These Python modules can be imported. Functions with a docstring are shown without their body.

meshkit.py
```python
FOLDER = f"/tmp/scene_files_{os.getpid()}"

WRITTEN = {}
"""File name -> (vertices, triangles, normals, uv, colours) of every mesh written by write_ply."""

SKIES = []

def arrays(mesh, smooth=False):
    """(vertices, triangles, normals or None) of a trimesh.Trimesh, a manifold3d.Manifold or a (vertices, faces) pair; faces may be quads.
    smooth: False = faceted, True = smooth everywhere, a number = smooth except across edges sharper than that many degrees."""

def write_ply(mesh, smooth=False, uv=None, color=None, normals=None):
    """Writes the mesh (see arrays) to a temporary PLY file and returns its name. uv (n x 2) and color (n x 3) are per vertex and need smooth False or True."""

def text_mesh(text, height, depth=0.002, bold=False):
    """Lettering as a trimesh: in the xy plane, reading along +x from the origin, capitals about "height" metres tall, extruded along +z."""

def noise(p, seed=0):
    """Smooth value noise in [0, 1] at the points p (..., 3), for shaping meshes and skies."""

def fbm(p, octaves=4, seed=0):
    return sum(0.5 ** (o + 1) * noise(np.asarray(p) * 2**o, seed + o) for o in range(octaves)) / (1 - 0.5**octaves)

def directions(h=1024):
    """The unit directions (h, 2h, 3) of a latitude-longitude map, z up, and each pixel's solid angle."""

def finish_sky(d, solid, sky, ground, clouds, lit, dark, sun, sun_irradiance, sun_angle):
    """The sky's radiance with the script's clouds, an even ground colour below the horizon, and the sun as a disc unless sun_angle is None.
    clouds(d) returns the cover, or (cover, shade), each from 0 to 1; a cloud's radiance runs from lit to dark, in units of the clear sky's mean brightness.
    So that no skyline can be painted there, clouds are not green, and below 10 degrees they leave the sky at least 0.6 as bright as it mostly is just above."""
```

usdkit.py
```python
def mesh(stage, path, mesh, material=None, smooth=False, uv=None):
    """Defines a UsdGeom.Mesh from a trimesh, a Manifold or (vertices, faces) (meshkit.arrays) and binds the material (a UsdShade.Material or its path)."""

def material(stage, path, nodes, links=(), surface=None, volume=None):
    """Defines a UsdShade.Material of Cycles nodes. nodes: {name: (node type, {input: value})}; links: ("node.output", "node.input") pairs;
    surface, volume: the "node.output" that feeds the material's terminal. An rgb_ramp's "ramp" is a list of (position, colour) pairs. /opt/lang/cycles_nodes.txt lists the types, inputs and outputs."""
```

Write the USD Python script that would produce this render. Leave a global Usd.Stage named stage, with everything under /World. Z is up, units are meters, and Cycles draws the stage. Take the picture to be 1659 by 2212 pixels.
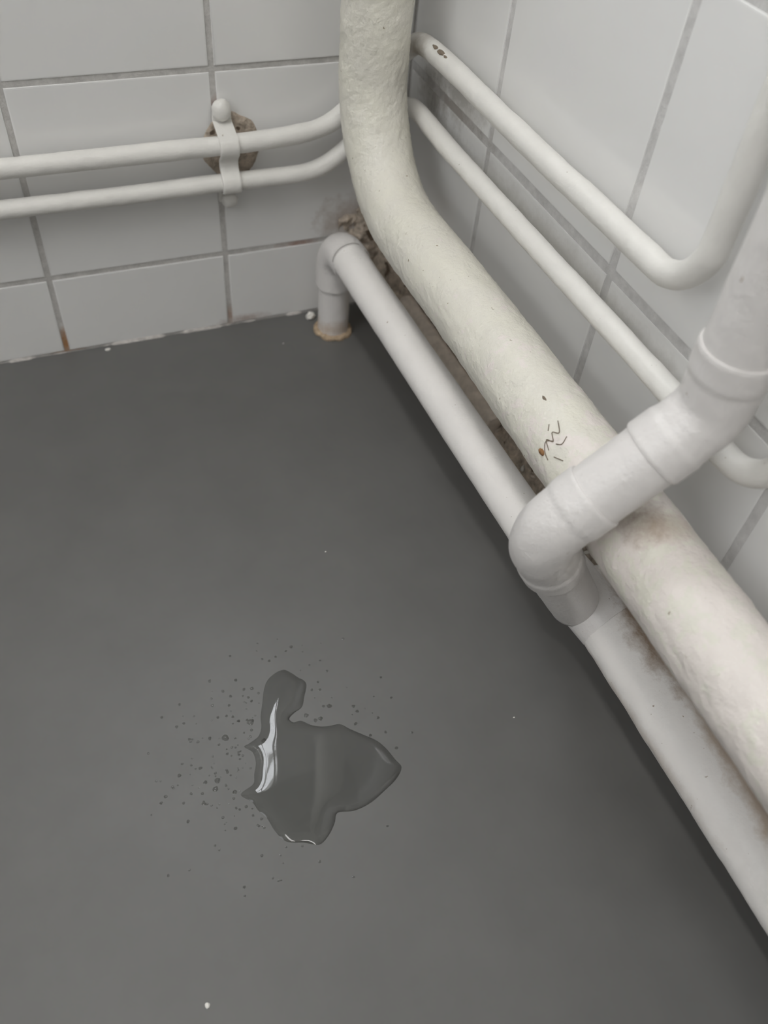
import math, random
import numpy as np, trimesh, usdkit, meshkit
from scipy.spatial import Delaunay
import scipy.sparse as sp, scipy.sparse.linalg as spl
from shapely.geometry import Polygon, Point
from pxr import Usd, UsdGeom, UsdLux, UsdShade, Gf, Sdf

random.seed(7)
RNG = np.random.default_rng(7)
stage = Usd.Stage.CreateInMemory()
UsdGeom.SetStageUpAxis(stage, UsdGeom.Tokens.z)
UsdGeom.SetStageMetersPerUnit(stage, 1.0)
UsdGeom.Xform.Define(stage, '/World')
UsdGeom.Scope.Define(stage, '/World/Looks')

# ------------------------------------------------------------------ camera, light, exposure
EXPOSURE = 0.5
WINDOW = 14.0            # radiance of the daylit glass in the small window of the back wall
FILL_LAMP = 12.5               # glow of the unseen ceiling lamp, added as fill light
SIDE = 3.7               # glow of the unseen left-wall window, added for light from that side
cam = UsdGeom.Camera.Define(stage, '/World/camera')
right = (0.92750777, -0.36628668, 0.07458825)
up = (0.23162314, 0.71977686, 0.65442493)
back = (-0.29339403, -0.58970784, 0.75243911)
cam.AddTransformOp().Set(Gf.Matrix4d(*right, 0, *up, 0, *back, 0, 0.0, 0.0, 0.490, 1))
cam.CreateHorizontalApertureAttr(36.0)
cam.CreateVerticalApertureAttr(48.0)
cam.CreateFocalLengthAttr(36.0 * 1820 / 1659)
cam.CreateFStopAttr(9.0)
cam.CreateFocusDistanceAttr(0.52)
cam.CreateClippingRangeAttr(Gf.Vec2f(0.01, 50))
cam.CreateExposureAttr(EXPOSURE)

dome = UsdLux.DomeLight.Define(stage, '/World/sky')
dome.CreateColorAttr(Gf.Vec3f(0.85, 0.92, 1.0)); dome.CreateIntensityAttr(0.0)
# ------------------------------------------------------------------ helpers
BACK, RIGHT = 0.645, 0.300                 # the tile faces
X0, Y0, CEIL = -1.20, -1.40, 2.30
PX, PY = 0.03, -0.13                       # unseen pier, added to shade the floor at the lower right

counts = {}
def numbered(parent, name):
    k = (parent, name); n = counts.get(k, 0); counts[k] = n + 1
    return f'{parent}/{name}' if n == 0 else f'{parent}/{name}_{n:03d}'

def keys(prim, label=None, cat=None, group=None, kind=None):
    for k, v in (('label', label), ('category', cat), ('group', group), ('kind', kind)):
        if v: prim.SetCustomDataByKey(k, v)
    return prim

def thing(name, label, cat=None, group=None, kind=None, loc=None):
    x = UsdGeom.Xform.Define(stage, numbered('/World', name))
    if loc is not None: x.AddTranslateOp().Set(Gf.Vec3d(*map(float, loc)))
    return keys(x.GetPrim(), label, cat, group, kind)

def obj(name, mesh, m, parent=None, smooth=40, **k):
    path = numbered(str(parent.GetPath()) if parent else '/World', name)
    return keys(usdkit.mesh(stage, path, mesh, m, smooth=smooth).GetPrim(), **k)

def node_mat(name, base, rough=0.4, spec=0.5, vary=0.0, vscale=30, bump=0.0, bscale=400, bump2=0.0, b2scale=90, stains=(), specks=None, rvary=0.0, coat=0.0, tint=None, band=None, object_space=False):
    """A principled surface: noise in its tone, two scales of brushed relief, dirt stains (centre, radius, colour, amount) with ragged noise edges, and fine specks (scale, threshold, colour)."""
    n = {'geo': ('geometry', {}), 'p': ('principled_bsdf', {'roughness': rough, 'specular_ior_level': spec, 'coat_weight': coat, 'coat_roughness': .15})}
    l = []
    pos = 'geo.position'
    n['vn'] = ('noise_texture', {'scale': vscale, 'detail': 5.0, 'roughness': .6}); l.append((pos, 'vn.vector'))
    lo = tuple(c * (1 - vary) for c in base); hi = tuple(min(1, c * (1 + vary)) for c in base)
    if tint is not None: lo = tint
    n['ramp'] = ('rgb_ramp', {'ramp': [(0.3, lo), (0.7, hi)]}); l.append(('vn.fac', 'ramp.fac'))
    col = 'ramp.color'
    if specks:
        s, t, c = specks
        n['sn'] = ('noise_texture', {'scale': s, 'detail': 2.0}); l.append((pos, 'sn.vector'))
        n['sr'] = ('map_range', {'from_min': t, 'from_max': t + .03, 'to_min': 0., 'to_max': 1., 'clamp': True}); l.append(('sn.fac', 'sr.value'))
        n['sm'] = ('mix', {'color2': c}); l += [('sr.result', 'sm.fac'), (col, 'sm.color1')]; col = 'sm.color'
    if stains:
        n['dn'] = ('noise_texture', {'scale': 85.0, 'detail': 6.0, 'roughness': .7}); l.append((pos, 'dn.vector'))
    for i, (P, r, c, a, *lim) in enumerate(stains):
        hi_, lo_ = lim[0] if lim else (1.75, .95)
        if np.ndim(r) == 0: r = (r, r, r)
        n[f'm{i}'] = ('mapping', {'mapping_type': 'texture', 'location': P, 'scale': r}); l.append((pos, f'm{i}.vector'))
        n[f'd{i}'] = ('vector_math', {'math_type': 'length'}); l.append((f'm{i}.vector', f'd{i}.vector1'))
        n[f'e{i}'] = ('math', {'math_type': 'multiply_add', 'value2': 1.6}); l += [('dn.fac', f'e{i}.value1'), (f'd{i}.value', f'e{i}.value3')]
        n[f'r{i}'] = ('map_range', {'from_min': hi_, 'from_max': lo_, 'to_min': 0., 'to_max': a, 'clamp': True}); l.append((f'e{i}.value', f'r{i}.value'))
        n[f'c{i}'] = ('mix', {'color2': c}); l += [(f'r{i}.result', f'c{i}.fac'), (col, f'c{i}.color1')]; col = f'c{i}.color'
    l.append((col, 'p.base_color'))
    if rvary:
        n['rn'] = ('noise_texture', {'scale': 7.0, 'detail': 4.0}); l.append((pos, 'rn.vector'))
        n['rr'] = ('map_range', {'from_min': .3, 'from_max': .7, 'to_min': rough - rvary, 'to_max': rough + rvary, 'clamp': True}); l += [('rn.fac', 'rr.value'), ('rr.result', 'p.roughness')]
    nor = None
    for i, (b, s) in enumerate(((bump2, b2scale), (bump, bscale))):
        if b:
            n[f'bn{i}'] = ('noise_texture', {'scale': s, 'detail': 4.0, 'roughness': .55}); l.append((pos, f'bn{i}.vector'))
            n[f'b{i}'] = ('bump', {'strength': 1.0, 'distance': b}); l.append((f'bn{i}.fac', f'b{i}.height'))
            if nor: l.append((nor, f'b{i}.normal'))
            nor = f'b{i}.normal'
    if nor: l.append((nor, 'p.normal'))
    return usdkit.material(stage, '/World/Looks/' + name, n, l, surface='p.BSDF')

BROWN = (.16, .115, .075); DIRT = (.27, .22, .17); RUST = (.30, .16, .075)
M = {}
M['tile'] = node_mat('white_glazed_tile', (.79, .785, .775), .16, .5, vary=.012, vscale=9, bump=.00012, bscale=22, stains=[
    ((.300, .555, .232), (.03, .050, .022), (.36, .34, .31), .75),
    ((.300, .600, .215), (.03, .030, .030), (.22, .19, .15), .7),
    ((.255, .645, .093), (.040, .03, .028), (.42, .35, .30), .8),
    ((.278, .645, .080), (.022, .03, .018), (.16, .125, .09), .9),
    ((.300, .400, .205), (.03, .17, .010), (.50, .48, .45), .5),
    ((.300, .150, .235), (.03, .05, .018), (.30, .28, .26), .7),
    ((.154, .645, .004), (.03, .02, .006), (.45, .36, .32), .8),
])
M['grout_right'] = node_mat('pale_grey_grout', (.60, .59, .58), .9, .2, vary=.12, vscale=120, bump=.0005, bscale=600, stains=[((.300, .56, .22), (.03, .07, .03), (.30, .27, .24), .8)])
M['grout'] = node_mat('grey_cement_grout', (.545, .53, .51), .9, .2, vary=.15, vscale=160, bump=.0006, bscale=700, stains=[
    ((-.006, .645, .006), (.02, .03, .022), (.36, .18, .075), .95),
    ((.140, .645, .010), (.02, .03, .016), (.40, .29, .23), .8),
    ((.205, .645, .074), (.022, .03, .012), (.36, .25, .21), .9),
    ((.140, .645, .200), (.02, .03, .012), (.42, .31, .28), .8),
])
M['wall_paint'] = node_mat('off_white_wall_paint', (.66, .655, .645), .7, .3, vary=.03, bump=.0003)
M['dado_paint'] = node_mat('upper_wall_grey_green_paint', (.20, .20, .18), .6, .3, vary=.03, bump=.0003)
M['front_paint'] = node_mat('greige_wall_paint', (.52, .51, .49), .7, .3, vary=.03, bump=.0003)
M['ceiling'] = node_mat('ceiling_white_paint', (.74, .73, .70), .8, .2, vary=.02)
M['floor'] = node_mat('dark_grey_floor_paint', (.128, .127, .122), .42, .5, vary=.06, vscale=18, bump=.00006, bscale=180, rvary=.05)
M['cream'] = node_mat('cream_gloss_paint', (.73, .71, .62), .42, .5, vary=.025, vscale=40, bump=.0005, bscale=420, bump2=.0014, b2scale=75, specks=(260, .73, (.33, .28, .2)), tint=(.72, .695, .63), stains=[
    ((.244, -.40, .166), (1., 1., 1.), (.76, .705, .665), 1.0, (1.44, 1.36)), ((.236, .200, .188), (.020, .020, .016), BROWN, .75), ((.248, .187, .190), (.03, .014, .02), (.45, .36, .27), .6),
    ((.232, .240, .15), (.02, .05, .012), (.50, .42, .33), .5)])
M['waste'] = node_mat('white_waste_pipe_paint', (.72, .695, .68), .38, .5, vary=.02, vscale=35, bump=.0003, bscale=480, bump2=.0007, b2scale=110, specks=(300, .745, (.4, .33, .26)), stains=[
    ((.279, .185, .070), (.014, .050, .016), (.30, .21, .14), .95, (1.9, 1.2)), ((.286, .06, .060), (.009, .26, .010), (.50, .40, .31), .85, (1.9, 1.2)),
    ((.256, .13, .046), (.006, .12, .010), (.55, .47, .40), .5),
    ((.253, .42, .084), (.006, .20, .012), (.48, .41, .34), .7), ((.229, .612, .010), (.03, .03, .012), (.50, .37, .26), .8)])
M['waste_run_lit'] = node_mat('waste_paint_lightened_for_light', (.85, .825, .80), .42, .5, vary=.02, vscale=35, bump=.00018, bscale=500, bump2=.0005, b2scale=110, specks=(300, .745, (.4, .33, .26)), stains=[  # one paint in two tones: paler here, darker on the elbows, imitating light
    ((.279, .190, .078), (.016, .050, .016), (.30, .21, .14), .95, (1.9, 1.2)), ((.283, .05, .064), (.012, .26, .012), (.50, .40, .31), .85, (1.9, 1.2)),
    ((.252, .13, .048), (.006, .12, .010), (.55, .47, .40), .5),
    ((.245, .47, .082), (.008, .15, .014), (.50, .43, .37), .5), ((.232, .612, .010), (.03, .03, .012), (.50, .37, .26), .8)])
M['copper'] = node_mat('painted_copper_pipe_white', (.76, .745, .71), .46, .5, vary=.03, vscale=60, bump=.0002, bscale=450, bump2=.0004, b2scale=120, specks=(280, .75, (.4, .36, .30)), stains=[
    ((.283, .59, .25), (.03, .022, .02), (.36, .31, .25), .8)])
M['mortar'] = node_mat('crumbling_brown_mortar', (.50, .425, .35), .95, .15, vary=.40, vscale=150, bump=.002, bscale=300, bump2=.003, b2scale=120, specks=(90, .66, (.16, .12, .09)))
M['dark_dirt'] = node_mat('dark_brown_dirt', (.10, .07, .045), .95, .1, vary=.4, vscale=200, bump=.001)
M['bead'] = node_mat('old_tan_sealant', (.68, .60, .52), .7, .3, vary=.16, vscale=120, bump=.0003)
M['whitebead'] = node_mat('dirty_white_sealant', (.50, .475, .45), .6, .3, vary=.3, vscale=180, bump=.0005, bscale=500)
M['flake'] = node_mat('flaked_white_paint', (.74, .72, .68), .5, .4, vary=.06, vscale=200)
M['rust'] = node_mat('orange_brown_rust', RUST, .8, .2, vary=.3, vscale=600)
M['tan'] = node_mat('tan_mortar', (.47, .36, .25), .9, .2, vary=.3, vscale=260, bump=.001, bscale=500)
M['crack'] = node_mat('dark_paint_crack', (.22, .18, .14), .9, .1)
M['frame'] = node_mat('white_window_frame_paint', (.72, .71, .69), .4, .5)
M['water'] = usdkit.material(stage, '/World/Looks/clear_water', {
    'fr': ('fresnel', {'IOR': 1.36}), 't': ('transparent_bsdf', {'color': (.80, .80, .79)}), 'g': ('glossy_bsdf', {'color': (1, 1, 1), 'roughness': 0.015}), 'm': ('mix_closure', {})},
    [('fr.fac', 'm.fac'), ('t.BSDF', 'm.closure1'), ('g.BSDF', 'm.closure2')], surface='m.closure')
def daylit_glass(name, radiance, colour):
    """Obscured bathroom glass, lit by the overcast sky behind it."""
    return usdkit.material(stage, '/World/Looks/' + name, {
        'fr': ('fresnel', {'IOR': 1.5}), 'e': ('emission', {'color': colour, 'strength': radiance}), 'g': ('glossy_bsdf', {'color': (1, 1, 1), 'roughness': 0.1}), 'm': ('mix_closure', {})},
        [('fr.fac', 'm.fac'), ('e.emission', 'm.closure1'), ('g.BSDF', 'm.closure2')], surface='m.closure')
M['pane'] = daylit_glass('daylit_obscured_glass', WINDOW, (.94, .97, 1.0))
M['added_side_pane'] = daylit_glass('added_side_window_glow', SIDE, (.955, .98, 1.0))

M['opal'] = usdkit.material(stage, '/World/Looks/added_fill_diffuser', {'e': ('emission', {'color': (1.0, .985, .96), 'strength': FILL_LAMP})}, [], surface='e.emission')

def box(x0, y0, z0, x1, y1, z1):
    b = trimesh.creation.box((x1 - x0, y1 - y0, z1 - z0)); b.apply_translation(((x0 + x1) / 2, (y0 + y1) / 2, (z0 + z1) / 2)); return b

def cat(*ms): return trimesh.util.concatenate(list(ms))

def resample(P, step):
    P = np.asarray(P, float); s = np.r_[0, np.cumsum(np.linalg.norm(np.diff(P, axis=0), axis=1))]
    t = np.linspace(0, s[-1], max(2, int(s[-1] / step) + 1))
    return np.stack([np.interp(t, s, P[:, k]) for k in range(3)], 1)

def spline(P, n=24):
    """Centripetal-free Catmull-Rom through the points."""
    P = np.asarray(P, float); Q = np.vstack([2 * P[0] - P[1], P, 2 * P[-1] - P[-2]]); out = []
    for i in range(1, len(Q) - 2):
        t = np.linspace(0, 1, n, endpoint=False)[:, None]
        a, b, c, d = Q[i - 1], Q[i], Q[i + 1], Q[i + 2]
        out.append(.5 * (2 * b + (c - a) * t + (2 * a - 5 * b + 4 * c - d) * t ** 2 + (3 * b - a - 3 * c + d) * t ** 3))
    return np.vstack(out + [P[-1:]])

def fillet(P, radii, n=14):
    """A polyline with round bends of the given radii at its inner points."""
    P = [np.asarray(p, float) for p in P]; out = [P[0]]
    for i in range(1, len(P) - 1):
        u = P[i - 1] - P[i]; v = P[i + 1] - P[i]; lu, lv = np.linalg.norm(u), np.linalg.norm(v); u, v = u / lu, v / lv
        ang = math.acos(np.clip(u @ v, -1, 1)); r = radii[i - 1]; k = min(r / math.tan(ang / 2), .98 * lu, .98 * lv); r = k * math.tan(ang / 2)
        w = (u + v) / np.linalg.norm(u + v); c = P[i] + w * r / math.sin(ang / 2)
        a, b = P[i] + u * k - c, P[i] + v * k - c; th = math.acos(np.clip(a @ b / r / r, -1, 1))
        for t in np.linspace(0, 1, n): out.append(c + (math.sin((1 - t) * th) * a + math.sin(t * th) * b) / math.sin(th))
    return np.array(out + [P[-1]])

def tube(P, r, seg=40, lump=0.0, lscale=60, seed=0, caps=True, lump2=0.0, l2scale=220):
    """A swept round pipe; r is a number, an array along P, or f(s) of the arc length. lump: relief of thick brushed paint."""
    P = np.asarray(P, float); T = np.gradient(P, axis=0); T /= np.linalg.norm(T, axis=1, keepdims=True)
    s = np.r_[0, np.cumsum(np.linalg.norm(np.diff(P, axis=0), axis=1))]
    R = np.array([r(x) for x in s]) if callable(r) else np.broadcast_to(np.asarray(r, float), (len(P),))
    a = np.cross(T[0], [0.3, .2, .9]); a /= np.linalg.norm(a); N = [a]
    for i in range(1, len(P)):
        a = N[-1] - T[i] * (N[-1] @ T[i]); N.append(a / np.linalg.norm(a))
    N = np.array(N); B = np.cross(T, N); th = np.linspace(0, 2 * np.pi, seg, endpoint=False)
    D = N[:, None] * np.cos(th)[None, :, None] + B[:, None] * np.sin(th)[None, :, None]
    V = P[:, None] + D * R[:, None, None]
    if lump: V = V + D * ((meshkit.fbm(V * lscale, 3, seed) - .5) * 2 * lump)[..., None]
    if lump2: V = V + D * ((meshkit.fbm(V * l2scale, 2, seed + 5) - .5) * 2 * lump2)[..., None]
    n = len(P); V = V.reshape(-1, 3); F = []
    i = np.arange(n - 1)[:, None] * seg; j = np.arange(seg)[None]; k = (j + 1) % seg
    F = np.concatenate([np.stack([i + j, i + k, i + seg + k], -1).reshape(-1, 3), np.stack([i + j, i + seg + k, i + seg + j], -1).reshape(-1, 3)])
    if caps:
        V = np.vstack([V, P[:1], P[-1:]]); c0, c1 = n * seg, n * seg + 1; j = np.arange(seg); k = (j + 1) % seg
        F = np.vstack([F, np.stack([np.full(seg, c0), k, j], -1), np.stack([np.full(seg, c1), (n - 1) * seg + j, (n - 1) * seg + k], -1)])
    return trimesh.Trimesh(V, F, process=False)

def pillow_tile(w, h, t, b=.0018):
    """A glazed tile of w x h in the xy-plane, its face at z = t, with softly rounded edges (two chamfer steps)."""
    rings = [(0, 0), (0, t - b), (b * .3, t - b * .3), (b, t), ]
    V = []
    for inset, z in rings:
        V += [(inset, inset, z), (w - inset, inset, z), (w - inset, h - inset, z), (inset, h - inset, z)]
    F = []
    for i in range(len(rings) - 1):
        for j in range(4):
            k = (j + 1) % 4; F += [(4 * i + j, 4 * i + k, 4 * i + 4 + k), (4 * i + j, 4 * i + 4 + k, 4 * i + 4 + j)]
    q = 4 * (len(rings) - 1); F += [(q, q + 1, q + 2), (q, q + 2, q + 3), (0, 2, 1), (0, 3, 2)]
    return np.array(V, float), np.array(F)

def lump_mesh(r, seed, squash=(1, 1, 1), rough=.35, sub=2):
    m = trimesh.creation.icosphere(subdivisions=sub, radius=1); v = np.array(m.vertices)
    v *= (1 + rough * (meshkit.fbm(v * 1.7 + seed * 3.1, 3, seed) - .5) * 2)[:, None]
    return trimesh.Trimesh(v * r * np.array(squash), m.faces, process=False)

# ------------------------------------------------------------------ the room
WX0, WX1, WZ0, WZ1 = -0.06, 0.163, 0.70, 1.062          # window opening
GF = BACK + .0013                                       # face of the grout
floor = obj('floor', box(X0, Y0, -.05, RIGHT + .02, BACK + .02, 0), M['floor'], smooth=False, label='dark grey gloss-painted floor, wet in one spot', kind='structure')
wall_back = thing('wall_back', 'back wall of white square tiles with grey grout behind the corner pipe', kind='structure')
obj('grout_bed', cat(box(X0 - .1, GF, -.05, RIGHT + .1, .80, WZ0), box(WX1, GF, WZ0, RIGHT + .1, .80, WZ1), box(X0 - .1, GF, WZ0, WX0, .80, WZ1)), M['grout'], wall_back, smooth=False)
obj('painted_upper_wall', box(X0 - .1, GF - .004, WZ1, RIGHT + .1, .80, CEIL), M['dado_paint'], wall_back, smooth=False, label='dark painted wall above the tiles')
wall_right = thing('wall_right', 'right-hand wall of white glazed tiles behind the horizontal pipes', kind='structure')
GR = RIGHT + .0011
obj('grout_bed', box(GR, Y0 - .1, -.05, .44, GF, WZ1), M['grout_right'], wall_right, smooth=False)
obj('painted_upper_wall', box(GR - .004, Y0 - .1, WZ1, .44, GF - .004, CEIL), M['dado_paint'], wall_right, smooth=False, label='dark painted wall above the tiles')
SY0, SY1, SZ0, SZ1 = -.80, .20, .95, 2.05
obj('wall_left', cat(box(X0 - .1, Y0 - .1, -.05, X0, GF, SZ0), box(X0 - .1, Y0 - .1, SZ1, X0, GF, CEIL), box(X0 - .1, Y0 - .1, SZ0, X0, SY0, SZ1), box(X0 - .1, SY1, SZ0, X0, GF, SZ1)), M['wall_paint'], smooth=False, label='off-white painted wall on the left, outside the picture', kind='structure')
obj('wall_front', cat(box(X0, Y0 - .1, -.05, GR, Y0, CEIL), box(PX, Y0, 0, GR - .004, PY, CEIL)), M['front_paint'], smooth=False, label='painted wall behind the photographer, with an added unseen pier that shades the floor', kind='structure')
obj('ceiling', box(X0 - .1, Y0 - .1, CEIL, .44, .80, CEIL + .1), M['ceiling'], smooth=False, label='white painted ceiling', kind='structure')

JB, JR = .0038, .0052
def edges(joints, lo, hi, j):
    cuts = [lo] + [c for c in joints if lo + .004 < c < hi - .004] + [hi]
    return [(a + (j / 2 if i else .0006), b - (j / 2 if i < len(cuts) - 2 else .0006)) for i, (a, b) in enumerate(zip(cuts[:-1], cuts[1:]))]
bx_j = sorted([.1395 - .1475 * k for k in range(0, 10)] + [.287])
cols = edges([x for x in bx_j if x < .28], X0, RIGHT, JB)
rows = edges([.0746 + .1532 * k for k in range(0, 7)], 0.0004, WZ1, JB)
def put_tile(parent, kind, a0, a1, z0, z1):
    rng = np.random.default_rng([round(a0 * 1e4) + 100000, round(z0 * 1e4) + 100000, ord(kind)])
    V, F = pillow_tile(a1 - a0, z1 - z0, .006)
    tx, ty, dz = rng.uniform(-.0016, .0016, 2).tolist() + [rng.uniform(-.00025, .0001)]
    Z = V[:, 2] + np.where(V[:, 2] > .001, dz + tx * (V[:, 0] - (a1 - a0) / 2) + ty * (V[:, 1] - (z1 - z0) / 2), 0)
    if kind == 'b':      # the face looks towards -y
        P = np.stack([a0 + V[:, 0], BACK + .006 - Z, z0 + V[:, 1]], 1); 
    else:                # towards -x
        P = np.stack([RIGHT + .006 - Z, a0 + V[:, 0], z0 + V[:, 1]], 1); F = F[:, ::-1]
    obj('tile', (P, F), M['tile'], parent, smooth=35)
for (a, b) in cols:
    for (c, d) in rows:
        for (p, q, r, s) in ([(a, b, c, d)] if (b <= WX0 or a >= WX1 or d <= WZ0) else [(a, b, c, min(d, WZ0))] * (c < WZ0 - .01) + [(max(a, WX1), b, max(c, WZ0), d)] * (b > WX1 + .01) + [(a, min(b, WX0), max(c, WZ0), d)] * (a < WX0 - .01)):
            put_tile(wall_back, 'b', p, q, r, s)
rcols = edges(sorted([.505 - .1613 * k for k in range(0, 12)]), Y0, BACK - .001, JR)
rrows = edges([.064 + .156 * k for k in range(0, 7)], 0.0004, WZ1, JR + .0008)
for (a, b) in rcols:
    for (c, d) in rrows: put_tile(wall_right, 'r', a, b, c, d)

# the window in the back wall, out of the picture above; the puddle mirrors it
win = thing('window_1', 'white framed window high in the back wall, mirrored in the puddle', kind='structure')
fy0, fy1 = .646, .672
obj('reveal', cat(box(WX0, BACK + .0005, WZ0 - .001, WX1, .80, WZ0 + .012), box(WX0, BACK + .0005, WZ1 - .006, WX1, .80, WZ1), box(WX0, BACK + .0005, WZ0, WX0 + .006, .80, WZ1), box(WX1 - .004, BACK + .0005, WZ0, WX1, .80, WZ1)), M['frame'], win, smooth=False)
obj('frame', cat(box(WX0 + .006, fy0, WZ0 + .012, WX1 - .006, fy1, WZ0 + .03), box(WX0 + .006, fy0, WZ1 - .010, WX1 - .006, fy1, WZ1 - .005), box(WX0 + .006, fy0, WZ0 + .03, WX0 + .03, fy1, WZ1 - .02), box(WX1 - .008, fy0, WZ0 + .03, WX1 - .004, fy1, WZ1 - .010)), M['frame'], win, smooth=False)
for x in (.1445, .045): obj('glazing_bar', box(x - .0045, fy0 + .004, WZ0 + .03, x + .0045, fy1 - .010, WZ1 - .010), M['frame'], win, smooth=False)
obj('glazing_bar', box(WX0 + .03, fy0 + .005, .951, WX1 - .008, fy1 - .011, .957), M['frame'], win, smooth=False)
obj('pane', box(WX0 + .03, .662, WZ0 + .03, WX1 - .008, .664, WZ1 - .010), M['pane'], win, smooth=False)

win2 = thing('added_window_2', 'unseen white framed window in the left wall, added for its light', kind='structure')
obj('frame', cat(box(X0 - .07, SY0, SZ0, X0 - .02, SY1, SZ0 + .05), box(X0 - .07, SY0, SZ1 - .05, X0 - .02, SY1, SZ1), box(X0 - .07, SY0, SZ0, X0 - .02, SY0 + .05, SZ1), box(X0 - .07, SY1 - .05, SZ0, X0 - .02, SY1, SZ1), box(X0 - .065, -.325, SZ0, X0 - .025, -.275, SZ1)), M['frame'], win2, smooth=False)
obj('pane', box(X0 - .047, SY0 + .04, SZ0 + .04, X0 - .043, SY1 - .04, SZ1 - .04), M['added_side_pane'], win2, smooth=False)

added_batten = thing('added_ceiling_fill', 'long unseen fill lamp added under the ceiling', 'added fill light')
obj('housing', box(-.60, -.95, CEIL - .03, -.40, .40, CEIL - .0005), M['frame'], added_batten, smooth=False)
obj('diffuser', box(-.59, -.94, CEIL - .06, -.41, .39, CEIL - .0305), M['opal'], added_batten, smooth=False, label='glowing face of the added fill lamp')

# old sealant along the foot of the back wall
y = np.linspace(X0 + .01, .262, 500); V = []; F = []
nz = meshkit.fbm(np.stack([y * 60, y * 0, y * 0], 1), 3, 4); ht = np.clip((nz - .46) * 16, .05, 1.6) * .0011; wd = np.clip((nz - .45) * 12, .15, 1.5) * .0012
for i in range(len(y)):
    V += [(y[i], BACK + .0005, ht[i]), (y[i], BACK - wd[i] * .5, ht[i] * .8), (y[i], BACK - wd[i], -.0002), (y[i], BACK + .0005, -.0002)]
for i in range(len(y) - 1):
    for j in range(4): k = (j + 1) % 4; F += [(4 * i + j, 4 * i + 4 + j, 4 * i + 4 + k), (4 * i + j, 4 * i + 4 + k, 4 * i + k)]
obj('trim_1', (np.array(V), np.array(F)), M['whitebead'], smooth=50, label='thin ragged line of old sealant where back wall meets floor', kind='structure')

# mortar round the clip's fixing: a knocked-out hole in the tiles
n = 64; a = np.linspace(0, 2 * np.pi, n, endpoint=False); V = [(.1505, BACK - .0018, .1690)]; F = []
for k, q in enumerate((.35, .65, .88, 1.0)):
    for i in range(n):
        e = np.array([math.cos(a[i]), math.sin(a[i])]); rr = .0245 * (1 + .34 * (meshkit.fbm(np.array([[e[0] * 1.6, e[1] * 1.6, 2.2]]), 3, 9)[0] - .5)) * q
        V.append((.1505 + e[0] * rr * .95, 0, .1690 + e[1] * rr * 1.08))
V = np.array(V); V[1:, 1] = BACK - .0007 - .0028 * (meshkit.fbm(V[1:] * 190, 3, 2) - .25); V[-n:, 1] = BACK + .0003
F = [(0, 1 + (i + 1) % n, 1 + i) for i in range(n)]
for k in range(3):
    for i in range(n):
        j = (i + 1) % n; p = 1 + k * n; F += [(p + i, p + j, p + n + j), (p + i, p + n + j, p + n + i)]
F = np.array(F)
tm = trimesh.Trimesh(V, F, process=False)
if tm.face_normals[:, 1].mean() > 0: F = F[:, ::-1]
obj('mortar_patch', (V, F), M['mortar'], wall_back, smooth=50, label='brown mortar filling the broken tiles behind the clip')

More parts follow.
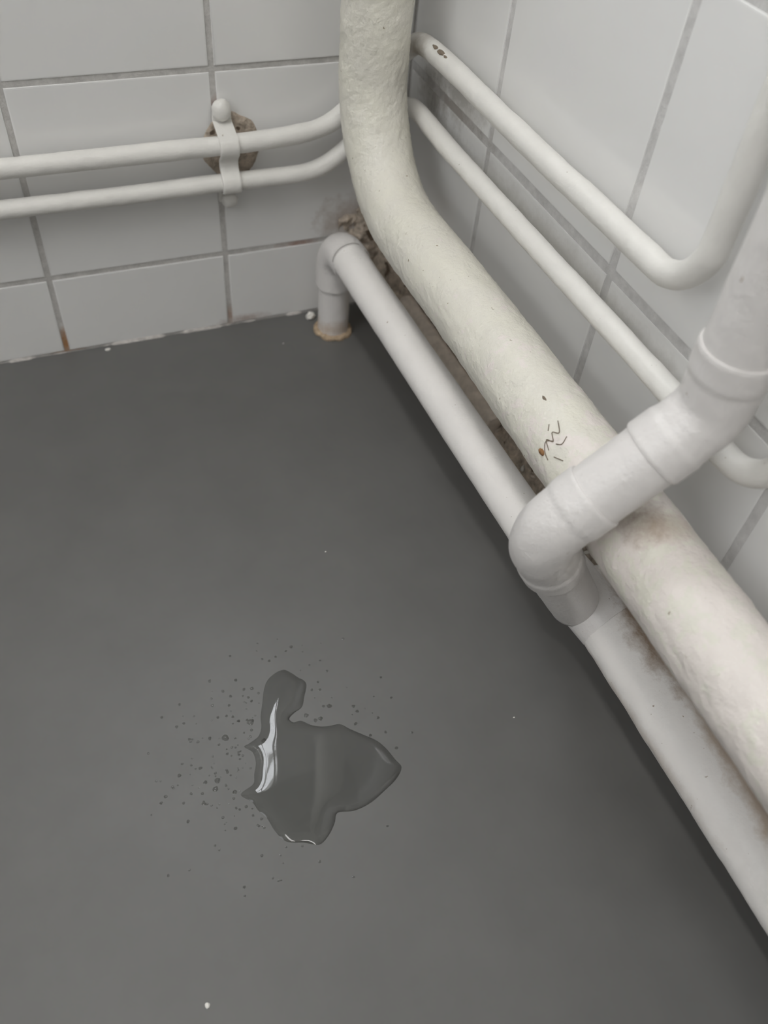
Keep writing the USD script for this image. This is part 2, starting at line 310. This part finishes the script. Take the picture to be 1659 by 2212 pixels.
# ------------------------------------------------------------------ the big cream pipe
R1 = .0246
P = fillet([(.2435, .587, CEIL), (.2435, .587, .1615), (.2475, .40, .1615), (.2480, PY + .002, .1615)], [.085, 1.0], 40)
P = np.vstack([resample([P[0], (.2435, .587, .5)], .03)[:-1], resample(np.vstack([[(.2435, .587, .5)], P[1:]]), .0022)])
big = thing('heating_pipe', 'thick cream-painted pipe running down the corner and along the right wall', 'pipe')
bm = tube(P, R1, 96, lump=.0009, lscale=55, seed=3, lump2=.00045, l2scale=330); v = np.array(bm.vertices)
wz = np.clip((v[:, 2] - .19) / .04, 0, 1) * np.clip((.5 - v[:, 2]) / .1, 0, 1); q = v * np.array([300, 300, 110]) + 9 * (meshkit.fbm(v * 60, 2, 77) - .5)[:, None]
v += np.array(bm.vertex_normals) * (wz * .0011 * (np.abs(meshkit.fbm(q, 2, 78) - .5) * -2 + .3))[:, None]
obj('pipe', trimesh.Trimesh(v, bm.faces, process=False), M['cream'], big, smooth=True)
def surf(c, u, v, t, rad=R1 + .0002):
    """A point on the horizontal run of the big pipe: distance v along y, angle u round it."""
    return np.array([.2476 + rad * math.cos(u), v, .1615 + rad * math.sin(u)])
for (u0, y0, pts) in ((2.45, .2650, [(-.35, .008), (-.22, .001), (-.1, .004), (.0, -.001), (.1, .003), (.2, -.003)]), (2.45, .2655, [(0, -.001), (.14, .002), (.3, -.002), (.36, -.007)]), (2.45, .265, [(-.3, -.004), (-.12, -.006), (-.02, -.0035)]), (2.3, .2745, [(0, 0), (.1, -.003)]), (2.52, .2505, [(0, 0), (.08, .004), (.12, .006)])):
    Q = np.array([surf(None, u0 + a, y0 + b, 0) for a, b in pts]); obj('paint_crack', tube(spline(Q, 6), .00026, 8), M['crack'], big, smooth=True)
chip = lump_mesh(.0019, 5, (.9, 1.4, 1.0)); chip.apply_translation(surf(None, 2.83, .2655, 0, R1 - .0006)); obj('rust_chip', chip, M['rust'], big, smooth=True, label='chip in the paint showing rust')
chip = lump_mesh(.0014, 8, (.6, 2.0, 1.0)); chip.apply_translation(surf(None, 2.05, .2910, 0, R1 - .0006)); obj('paint_chip', chip, M['crack'], big, smooth=True)

# ------------------------------------------------------------------ the two thin heating pipes, each one bent length
def thin_pipe(name, label, pts, r, seed, bend):
    Q = resample(spline(np.array(pts), 20), .0022)
    lead = resample([(X0, Q[0][1], Q[0][2]), Q[0]], .02)[:-1]
    tail = resample([Q[-1], (Q[-1][0], Q[-1][1], CEIL)], .02)[1:]
    Q = np.vstack([lead, Q, tail])
    t = thing(name, label, 'pipe')
    obj('pipe', tube(Q, r, 32, lump=.0005, lscale=60, seed=seed, lump2=.00012, l2scale=350), M['copper'], t, smooth=True)
    return t
def arc(c, r, a0, a1, n=7): return [(.283, c[0] + r * math.cos(a), c[1] + r * math.sin(a)) for a in np.linspace(a0, a1, n)]
upper = thin_pipe('upper_thin_pipe', 'upper of two thin white pipes, bending upwards just left of the waste pipe',
    [(-.03, .628, .1789), (.06, .628, .1787), (.141, .628, .1790), (.170, .628, .1796), (.196, .628, .1812), (.214, .628, .1836), (.228, .628, .1885), (.2395, .628, .1965), (.256, .6265, .2120), (.273, .621, .2300), (.281, .612, .2450), (.2828, .598, .2535), (.283, .575, .2570), (.283, .540, .2580), (.283, .46, .2582), (.283, .40, .2588), (.283, .345, .2598), (.283, .312, .2602), *arc((.292, .2925), .032, -1.70, -3.05, 7), (.283, .2598, .32), (.283, .2604, .36)], .0072, 11, None)
lower = thin_pipe('lower_thin_pipe', 'lower of two thin white pipes, passing behind the white waste pipe before turning up',
    [(-.03, .628, .1482), (.06, .628, .1482), (.141, .628, .1490), (.170, .628, .1488), (.196, .628, .1490), (.212, .628, .1505), (.224, .628, .1545), (.237, .628, .1625), (.247, .628, .1710), (.262, .6265, .1835), (.275, .620, .1950), (.2815, .609, .2035), (.283, .592, .2078), (.283, .565, .2080), (.283, .53, .2072), (.283, .47, .2073), (.283, .385, .2081), (.283, .32, .2092), (.283, .254, .2096), (.283, .222, .2094), *arc((.201, .2375), .028, -1.57, -3.14, 7), (.283, .173, .28), (.283, .173, .33)], .0069, 12, None)
for k, (y, w) in enumerate(((.5640, .0028), (.5545, .0035), (.547, .0022))):
    c = lump_mesh(w, 20 + k, (.5, 1.3, .45), .5); c.apply_translation((.2795, y, .2636)); obj('paint_chip', c, M['crack'], upper, smooth=True)

# saddle clip over both pipes on the back wall
clip = thing('pipe_clip', 'white-painted double saddle clip holding both thin pipes to the back wall', 'pipe clip')
prof = []
for t in np.linspace(0, 1, 60):
    z = .1255 + t * .077
    def bulge(zc, r): 
        d = abs(z - zc); return math.sqrt(max(0, r * r - d * d))
    h = max(.0165 + bulge(.1787, .0104) if bulge(.1787, .0104) else 0, .0165 + bulge(.1489, .0102) if bulge(.1489, .0102) else 0, .0185 if .1489 < z < .1787 else 0, .004)
    prof.append((z, h))
prof = np.array(prof); k = np.ones(5) / 5; prof[:, 1] = np.convolve(np.pad(prof[:, 1], 2, mode='edge'), k, 'valid')
V = []; F = []
xs = [-.0074, -.0072, -.0058, -.0020, .0020, .0058, .0072, .0074]; hs = [-.0030, -.0006, 0, -.0003, -.0003, 0, -.0006, -.0030]
for z, h in prof:
    for x, dh in zip(xs, hs): V.append((.1437 + x * (1 if .137 < z < .196 else .94), BACK - h - dh, z))
m = len(xs)
for i in range(len(prof) - 1):
    for j in range(m - 1): F += [(i * m + j, i * m + j + 1, (i + 1) * m + j + 1), (i * m + j, (i + 1) * m + j + 1, (i + 1) * m + j)]
obj('strap', (np.array(V), np.array(F)), M['copper'], clip, smooth=50)
s = lump_mesh(.0078, 31, (.95, .8, 1.05), .12, 3); s.apply_translation((.1432, BACK - .0055, .2005)); obj('screw_head', s, M['copper'], clip, smooth=True, label='screw head thick with paint above the pipes')
s = cat(lump_mesh(.0068, 32, (1, .7, .95), .10, 3)); s.apply_translation((.1449, BACK - .0055, .1272)); obj('screw_head', s, M['copper'], clip, smooth=True, label='painted screw head below the pipes')

# ------------------------------------------------------------------ the white waste pipe, glued up from pipes and fittings
waste = thing('waste_pipe', 'white plastic waste pipe with elbows, crossing over the cream pipe and running along its side', 'pipe')
RW, RS, RT = .0165, .0178, .0145
A, B1, C1, D1 = np.array([.255, .200, CEIL]), np.array([.255, .200, .248]), np.array([.1888, .2085, .1745]), np.array([.2530, .2275, .0645])
def fitting(corner, p, q, rb, ra, rb2, lump=.0003, seed=0, r=RS, slim=.0009):
    """An elbow: a round bend with a socket collar at either end, each with a small bead at its mouth."""
    u = (p - corner) / np.linalg.norm(p - corner); v = (q - corner) / np.linalg.norm(q - corner)
    path = fillet([corner + u * ra, corner, corner + v * rb2], [rb], 30)
    path = np.vstack([resample(path[:2], .0012)[:-1], path[1:-1], resample(path[-2:], .0012)[1:]])
    s = np.r_[0, np.cumsum(np.linalg.norm(np.diff(path, axis=0), axis=1))]; L = s[-1]
    R = np.full(len(s), r)
    d = np.minimum(s, L - s)
    R = np.where(d < .0022, r - .0004 * (1 - d / .0022) ** 2, r)
    c = np.clip((d - .0125) / .003, 0, 1); R = R + .0002 * np.exp(-((d - .0012) / .0010) ** 2) - slim * c          # body a little slimmer than the sockets
    return tube(path, R, 56, lump=lump, lscale=70, seed=seed)
obj('riser', tube(np.vstack([resample([A, (.255, .2, .6)], .05)[:-1], resample([(.255, .2, .6), (.255, .2, .26)], .004)]), RW, 48, lump=.0002), M['waste'], waste, smooth=True)
e1 = fitting(B1, A, C1, .024, .036, .0315, seed=41)
obj('elbow', e1, M['waste'], waste, smooth=30)
d1 = (C1 - B1) / np.linalg.norm(C1 - B1)
obj('cross_pipe', tube(resample([B1 + d1 * .02, C1 - d1 * .02], .003), RW, 48, lump=.0003, seed=5), M['waste'], waste, smooth=True)
d2 = (D1 - C1) / np.linalg.norm(D1 - C1)
e2 = fitting(C1, B1, D1, .026, .036, .047, seed=43)
obj('elbow', e2, M['waste'], waste, smooth=30)
obj('branch_pipe', tube(resample([C1 + d2 * .03, D1], .003), RW - .0004, 48, lump=.0003, seed=6), M['waste'], waste, smooth=True)
F0, F1 = np.array([.2285, .6110, -.01]), np.array([.2285, .6110, .0945])
obj('run', tube(resample([F1 + (.0004, -.03, .0008), (.2544, .240, .0660)], .003), lambda s: .0148 + .0012 * s / .36, 44, lump=.0003, seed=7), M['waste_run_lit'], waste, smooth=True, label='slimmer length sloping up to the foot elbow')
LR = .0182
obj('run', tube(np.vstack([resample([(.2655, .2420, .0605), (.2765, .02, .0435)], .003)[:-1], resample([(.2765, .02, .0435), (.2770, PY + .002, .0428)], .01)]), LR, 48, lump=.0007, lscale=50, seed=8, lump2=.0003), M['waste_run_lit'], waste, smooth=True, label='stained thicker length in front of the tee')
obj('tee', tube(resample([(.2545, .254, .0658), (.2672, .208, .0582)], .002), lambda s: .0189 - (.0004 if s < .002 or s > .055 else 0), 48, lump=.0003, seed=9), M['waste'], waste, smooth=40)
obj('foot_elbow', fitting(F1, F0, np.array([.2544, .240, .066]), .0240, .044, .036, seed=44, r=.0166, slim=0.0), M['waste'], waste, smooth=30)
obj('foot', tube(resample([F0, F1 - (0, 0, .03)], .002), RT - .0003, 44, lump=.0004, seed=10), M['waste'], waste, smooth=True)

ring = tube([(.2285 + .0148 * math.cos(t), .6110 + .0148 * math.sin(t), .0012) for t in np.linspace(0, 2 * np.pi, 90)], lambda s: .0030, 12, lump=.0022, lscale=230, seed=13, caps=False)
obj('mortar_collar', ring, M['tan'], smooth=50, label='crumbly tan mortar ring round the foot of the white waste pipe', cat='mortar')

# ------------------------------------------------------------------ crumbling mortar at the foot of the right wall
fil = thing('mortar_fillet', 'crumbling brown mortar packed along the wall between white waste pipe and cream pipe', 'mortar')
ys = np.arange(PY + .004, BACK - .0008, .0022); nt = 22; V = []
for yy in ys:
    k = max(0, (yy - .52) / .12); k = k * k
    top = .074 + .030 * k; g = min(1, max(0, (yy - .25) / .12)); foot = .2960 - .008 * g - .022 * k
    for t in np.linspace(0, 1, nt):
        x = foot + (.3015 - foot) * (t ** 1.5); z = -.001 + (top) * t
        V.append((x, yy, z))
V = np.array(V); nn = meshkit.fbm(V * 95, 4, 21) - .5; n2 = meshkit.fbm(V * 330, 2, 22) - .5
tt = np.tile(np.linspace(0, 1, nt), len(ys)); amp = np.clip(np.minimum(1, (1 - tt) * 5), 0, 1)
gg = .2 + .8 * np.clip((V[:, 1] - .25) / .12, 0, 1); V[:, 0] = np.minimum(V[:, 0] - (nn * .011 + n2 * .004) * amp * gg, .3016); V[:, 2] += nn * .008 * np.minimum(1, tt * 4)
F = []
i = np.arange(len(ys) - 1)[:, None] * nt; j = np.arange(nt - 1)[None]
F = np.concatenate([np.stack([i + j, i + j + 1, i + nt + j + 1], -1).reshape(-1, 3), np.stack([i + j, i + nt + j + 1, i + nt + j], -1).reshape(-1, 3)])
if trimesh.Trimesh(V, F, process=False).face_normals[:, 0].mean() > 0: F = F[:, ::-1]
obj('mortar', (V, F), M['mortar'], fil, smooth=60)
# the broken corner behind the big pipe, on the back wall
n1, n2_ = 40, 40; V = []
for a in np.linspace(0, 1, n1):
    for b in np.linspace(0, 1, n2_): V.append((.243 + .057 * a, 0, .004 + .098 * b))
V = np.array(V); nn = meshkit.fbm(V * 120, 4, 33); w = np.clip(((V[:, 0] - .243) / .024) - np.abs(V[:, 2] - .078) / .045 * .55 - .10 + (nn - .5) * 1.4, -.4, 1)
V[:, 1] = BACK + .0012 - np.maximum(-.001, w * .0065 + (nn - .5) * .006 * (w > 0))
i = np.arange(n1 - 1)[:, None] * n2_; j = np.arange(n2_ - 1)[None]
F = np.concatenate([np.stack([i + j, i + j + 1, i + n2_ + j + 1], -1).reshape(-1, 3), np.stack([i + j, i + n2_ + j + 1, i + n2_ + j], -1).reshape(-1, 3)])
if trimesh.Trimesh(V, F, process=False).face_normals[:, 1].mean() > 0: F = F[:, ::-1]
obj('corner_mortar', (V, F), M['mortar'], fil, smooth=60, label='broken brown patch in the wall corner')
obj('sealant_strip', tube(spline([(.2840, .575, .047), (.2855, .53, .046), (.2868, .48, .046), (.2880, .43, .046), (.2890, .405, .046)], 14), .0065, 14, lump=.0009, lscale=90, seed=15), M['bead'], fil, smooth=True, label='smooth tan strip of old sealant')
for k in range(26):
    yy = random.uniform(.22, .62); c = lump_mesh(random.uniform(.0016, .0042), 60 + k, (.45, 1.2, .8), .6, 1)
    c.apply_transform(trimesh.transformations.random_rotation_matrix(np.array([random.random() for _ in range(3)])))
    kk = max(0, (yy - .52) / .12) ** 2; h = random.uniform(.030, .062) ; c.apply_translation((.2945 - .012 * kk, yy, h + .02 * kk)); obj('loose_flake', c, M['flake'] if k % 3 else M['bead'], fil, smooth=30)

# paint flakes on the floor
def flake(x, y, r, seed, label, sq=(1, .7, .35)):
    c = lump_mesh(r, seed, sq, .6, 2); c.apply_translation((x, y, r * sq[2] * .7)); obj('paint_flake', c, M['flake'], smooth=25, label=label, cat='paint flake')
flake(.0258, .6385, .0024, 71, 'white paint flake lying on the floor near the back wall, by the rusty joint')
flake(-.0156, .1042, .0014, 72, 'small pale paint flake alone at the bottom edge of the picture', (.8, 1, .4))
flake(.2145, .6340, .0048, 73, 'large curled white paint flake against the foot of the waste pipe', (.9, .6, .75))
flake(.1355, .3611, .0006, 74, 'tiny white speck on the open floor right of centre')
flake(.1779, .6042, .0006, 75, 'tiny white speck on the floor left of the waste pipe foot')
flake(.2067, .1946, .0006, 76, 'tiny white speck on the floor right of the puddle, near the tee')

# ------------------------------------------------------------------ water
PUD = [ (0.0704, 0.2416), (0.0746, 0.2444), (0.0803, 0.2467), (0.0840, 0.2530), (0.0879, 0.2606), (0.0873, 0.2648), (0.0847, 0.2676), (0.0816,
    0.2722), (0.0777, 0.2762), (0.0719, 0.2760), (0.0652, 0.2724), (0.0609, 0.2661), (0.0573, 0.2573), (0.0537, 0.2487), (0.0522, 0.2419), (0.0488,
    0.2366), (0.0427, 0.2340), (0.0387, 0.2327), (0.0425, 0.2277), (0.0427, 0.2207), (0.0397, 0.2139), (0.0375, 0.2081), (0.0289, 0.2044), (0.0340,
    0.1974), (0.0359, 0.1915), (0.0395, 0.1849), (0.0413, 0.1776), (0.0457, 0.1691), (0.0554, 0.1648), (0.0631, 0.1608), (0.0704, 0.1644), (0.0756,
    0.1698), (0.0791, 0.1746), (0.0888, 0.1724), (0.0999, 0.1737), (0.1100, 0.1777), (0.1194, 0.1821), (0.1252, 0.1879), (0.1233, 0.1943), (0.1209,
    0.2022), (0.1170, 0.2095), (0.1105, 0.2160), (0.1039, 0.2225), (0.0990, 0.2276), (0.0905, 0.2289), (0.0828, 0.2323), (0.0769, 0.2378), (0.0721,
    0.2383) ]
DROPS = [ (0.0300, 0.2839, 2.0), (0.0459, 0.2791, 2.0), (0.0296, 0.2758, 1.0), (0.0363, 0.2741, 2.0), (0.0399, 0.2690, 2.0), (0.0492, 0.2709, 2.0),
    (0.0539, 0.2699, 2.2), (0.0703, 0.2858, 2.0), (0.0872, 0.2917, 2.0), (0.0082, 0.2738, 1.6), (0.0273, 0.2665, 1.8), (0.0372, 0.2631, 1.8), (0.0372,
    0.2587, 1.0), (0.0398, 0.2505, 2.2), (0.0084, 0.2652, 1.0), (0.0078, 0.2602, 1.6), (0.0032, 0.2594, 2.0), (0.0150, 0.2574, 1.0), (0.0470, 0.2474,
    4.0), (0.0296, 0.2421, 4.0), (0.0204, 0.2448, 2.0), (0.0345, 0.2288, 1.4), (0.0010, 0.2345, 1.6), (0.0106, 0.2282, 2.0), (0.0183, 0.2221, 1.6),
    (0.0250, 0.2203, 1.8), (-0.0021, 0.2278, 2.2), (0.0181, 0.2172, 3.0), (0.0113, 0.2186, 2.2), (0.0159, 0.2126, 3.0), (0.0074, 0.2065, 2.6),
    (0.0260, 0.2068, 2.6), (-0.0124, 0.2179, 2.2), (-0.0037, 0.1990, 2.0), (-0.0070, 0.2213, 1.4), (0.0888, 0.2351, 2.6), (0.0971, 0.2415, 3.0),
    (0.1113, 0.2365, 2.2), (0.1126, 0.2323, 2.2), (0.1236, 0.2235, 2.0), (0.1086, 0.2245, 2.0), (0.1147, 0.2139, 2.0), (0.1270, 0.2006, 2.0), (0.1245,
    0.2128, 1.8), (0.0301, 0.1962, 2.0), (0.0209, 0.1860, 2.0), (0.0334, 0.1830, 2.0), (0.0804, 0.3002, 1.2), (0.0668, 0.3014, 1.2), (0.0470, 0.2979,
    1.6), (0.0934, 0.2854, 1.2), (0.1039, 0.2662, 1.6), (0.0944, 0.2742, 1.4), (0.0830, 0.2896, 1.4), (0.0646, 0.2959, 1.2), (0.0810, 0.2403, 3.0),
    (0.0854, 0.2351, 2.4), (0.0468, 0.2622, 1.4), (0.0341, 0.2295, 1.0), (0.0514, 0.2327, 3.0), (0.0578, 0.2363, 2.0) ]
def water(outline, hmax, cap, n, seed):
    """A film of water: the height solves the capillary equation cap^2 lap(h) = h - hmax with h = 0 on the outline."""
    poly = Polygon(outline); rng = np.random.default_rng(seed)
    ring = np.array(poly.exterior.segmentize(math.sqrt(poly.area / n)).coords)[:-1]
    x0, y0, x1, y1 = poly.bounds; st = math.sqrt(poly.area / n)
    gx, gy = np.meshgrid(np.arange(x0, x1, st), np.arange(y0, y1, st * .866)); gx = gx + (np.arange(gx.shape[0]) % 2)[:, None] * st / 2
    pts = np.stack([gx.ravel(), gy.ravel()], 1); inner = poly.buffer(-st * .55)
    import shapely
    pts = pts[shapely.contains_xy(inner, pts[:, 0], pts[:, 1])]
    P = np.vstack([ring, pts]); tri = Delaunay(P).simplices; c = P[tri].mean(1)
    tri = tri[shapely.contains_xy(poly, c[:, 0], c[:, 1])]
    a, b, c = P[tri[:, 0]], P[tri[:, 1]], P[tri[:, 2]]
    area = ((b - a)[:, 0] * (c - a)[:, 1] - (b - a)[:, 1] * (c - a)[:, 0]) / 2
    tri[area < 0] = tri[area < 0][:, ::-1]; ok = np.abs(area) > 1e-14; tri = tri[ok]
    N = len(P); I = []; J = []; S = []; mass = np.zeros(N)
    for k in range(3):
        i, j, o = tri[:, k], tri[:, (k + 1) % 3], tri[:, (k + 2) % 3]
        u, v = P[i] - P[o], P[j] - P[o]; w = .5 * (u * v).sum(1) / np.maximum(1e-14, np.abs(u[:, 0] * v[:, 1] - u[:, 1] * v[:, 0]))
        I += [i, j, i, j]; J += [j, i, i, j]; S += [-w, -w, w, w]
    ar = np.abs(area[ok]) / 3
    for k in range(3): np.add.at(mass, tri[:, k], ar)
    K = sp.csr_matrix((np.concatenate(S), (np.concatenate(I), np.concatenate(J))), (N, N))
    A_ = cap * cap * K + sp.diags(mass); nb = len(ring); h = np.zeros(N); f = np.arange(nb, N)
    if len(f): h[f] = spl.spsolve(A_[f][:, f].tocsc(), (mass * hmax)[f])
    V = np.column_stack([P, h + .00003])
    return trimesh.Trimesh(V, tri, process=False)

def closed_spline(P, n=6):
    P = np.asarray(P); Q = np.vstack([P[-1:], P, P[:2]]); out = []
    for i in range(1, len(Q) - 2):
        for t in np.linspace(0, 1, n, endpoint=False):
            a, b, c, d = Q[i - 1], Q[i], Q[i + 1], Q[i + 2]
            out.append(.5 * (2 * b + (c - a) * t + (2 * a - 5 * b + 4 * c - d) * t ** 2 + (3 * b - a - 3 * c + d) * t ** 3))
    return np.array(out)
obj('puddle', water(closed_spline(PUD), .0016, .0028, 16000, 1), M['water'], smooth=True, label='irregular clear puddle on the grey floor, mirroring the window', cat='puddle')

def drop_outline(x, y, r, seed):
    a = np.linspace(0, 2 * np.pi, 28, endpoint=False); e = np.stack([np.cos(a), np.sin(a)], 1)
    k = 1 + .9 * (meshkit.fbm(np.column_stack([e * 1.1, np.full(28, seed * 1.7)]), 2, seed) - .5)
    return np.array([x, y]) + e * (r * k)[:, None]
for k, (x, y, r) in enumerate(DROPS):
    r = r * .00052
    obj('water_droplet', water(drop_outline(x, y, r, k), .0011 * min(1, r / .0011) ** .5, .0013, 110, k), M['water'], smooth=True, label='small clear water droplet splashed on the grey floor around the puddle', cat='water droplet', group='droplets splashed around the puddle')
fine = []
for k in range(260):
    t = random.gauss(2.7, .9); d = abs(random.gauss(.052, .022)); x, y = .083 + 1.0 * d * math.cos(t), .208 + .95 * d * math.sin(t)
    if Polygon(PUD).buffer(.0015).contains(Point(x, y)) or x > .25: continue
    fine.append(water(drop_outline(x, y, random.uniform(.0004, .0009), 200 + k), .0005, .0009, 40, k))
obj('splash_spots', cat(*fine), M['water'], smooth=True, label='fine spray of tiny water spots on the floor around the puddle', cat='water', kind='stuff')
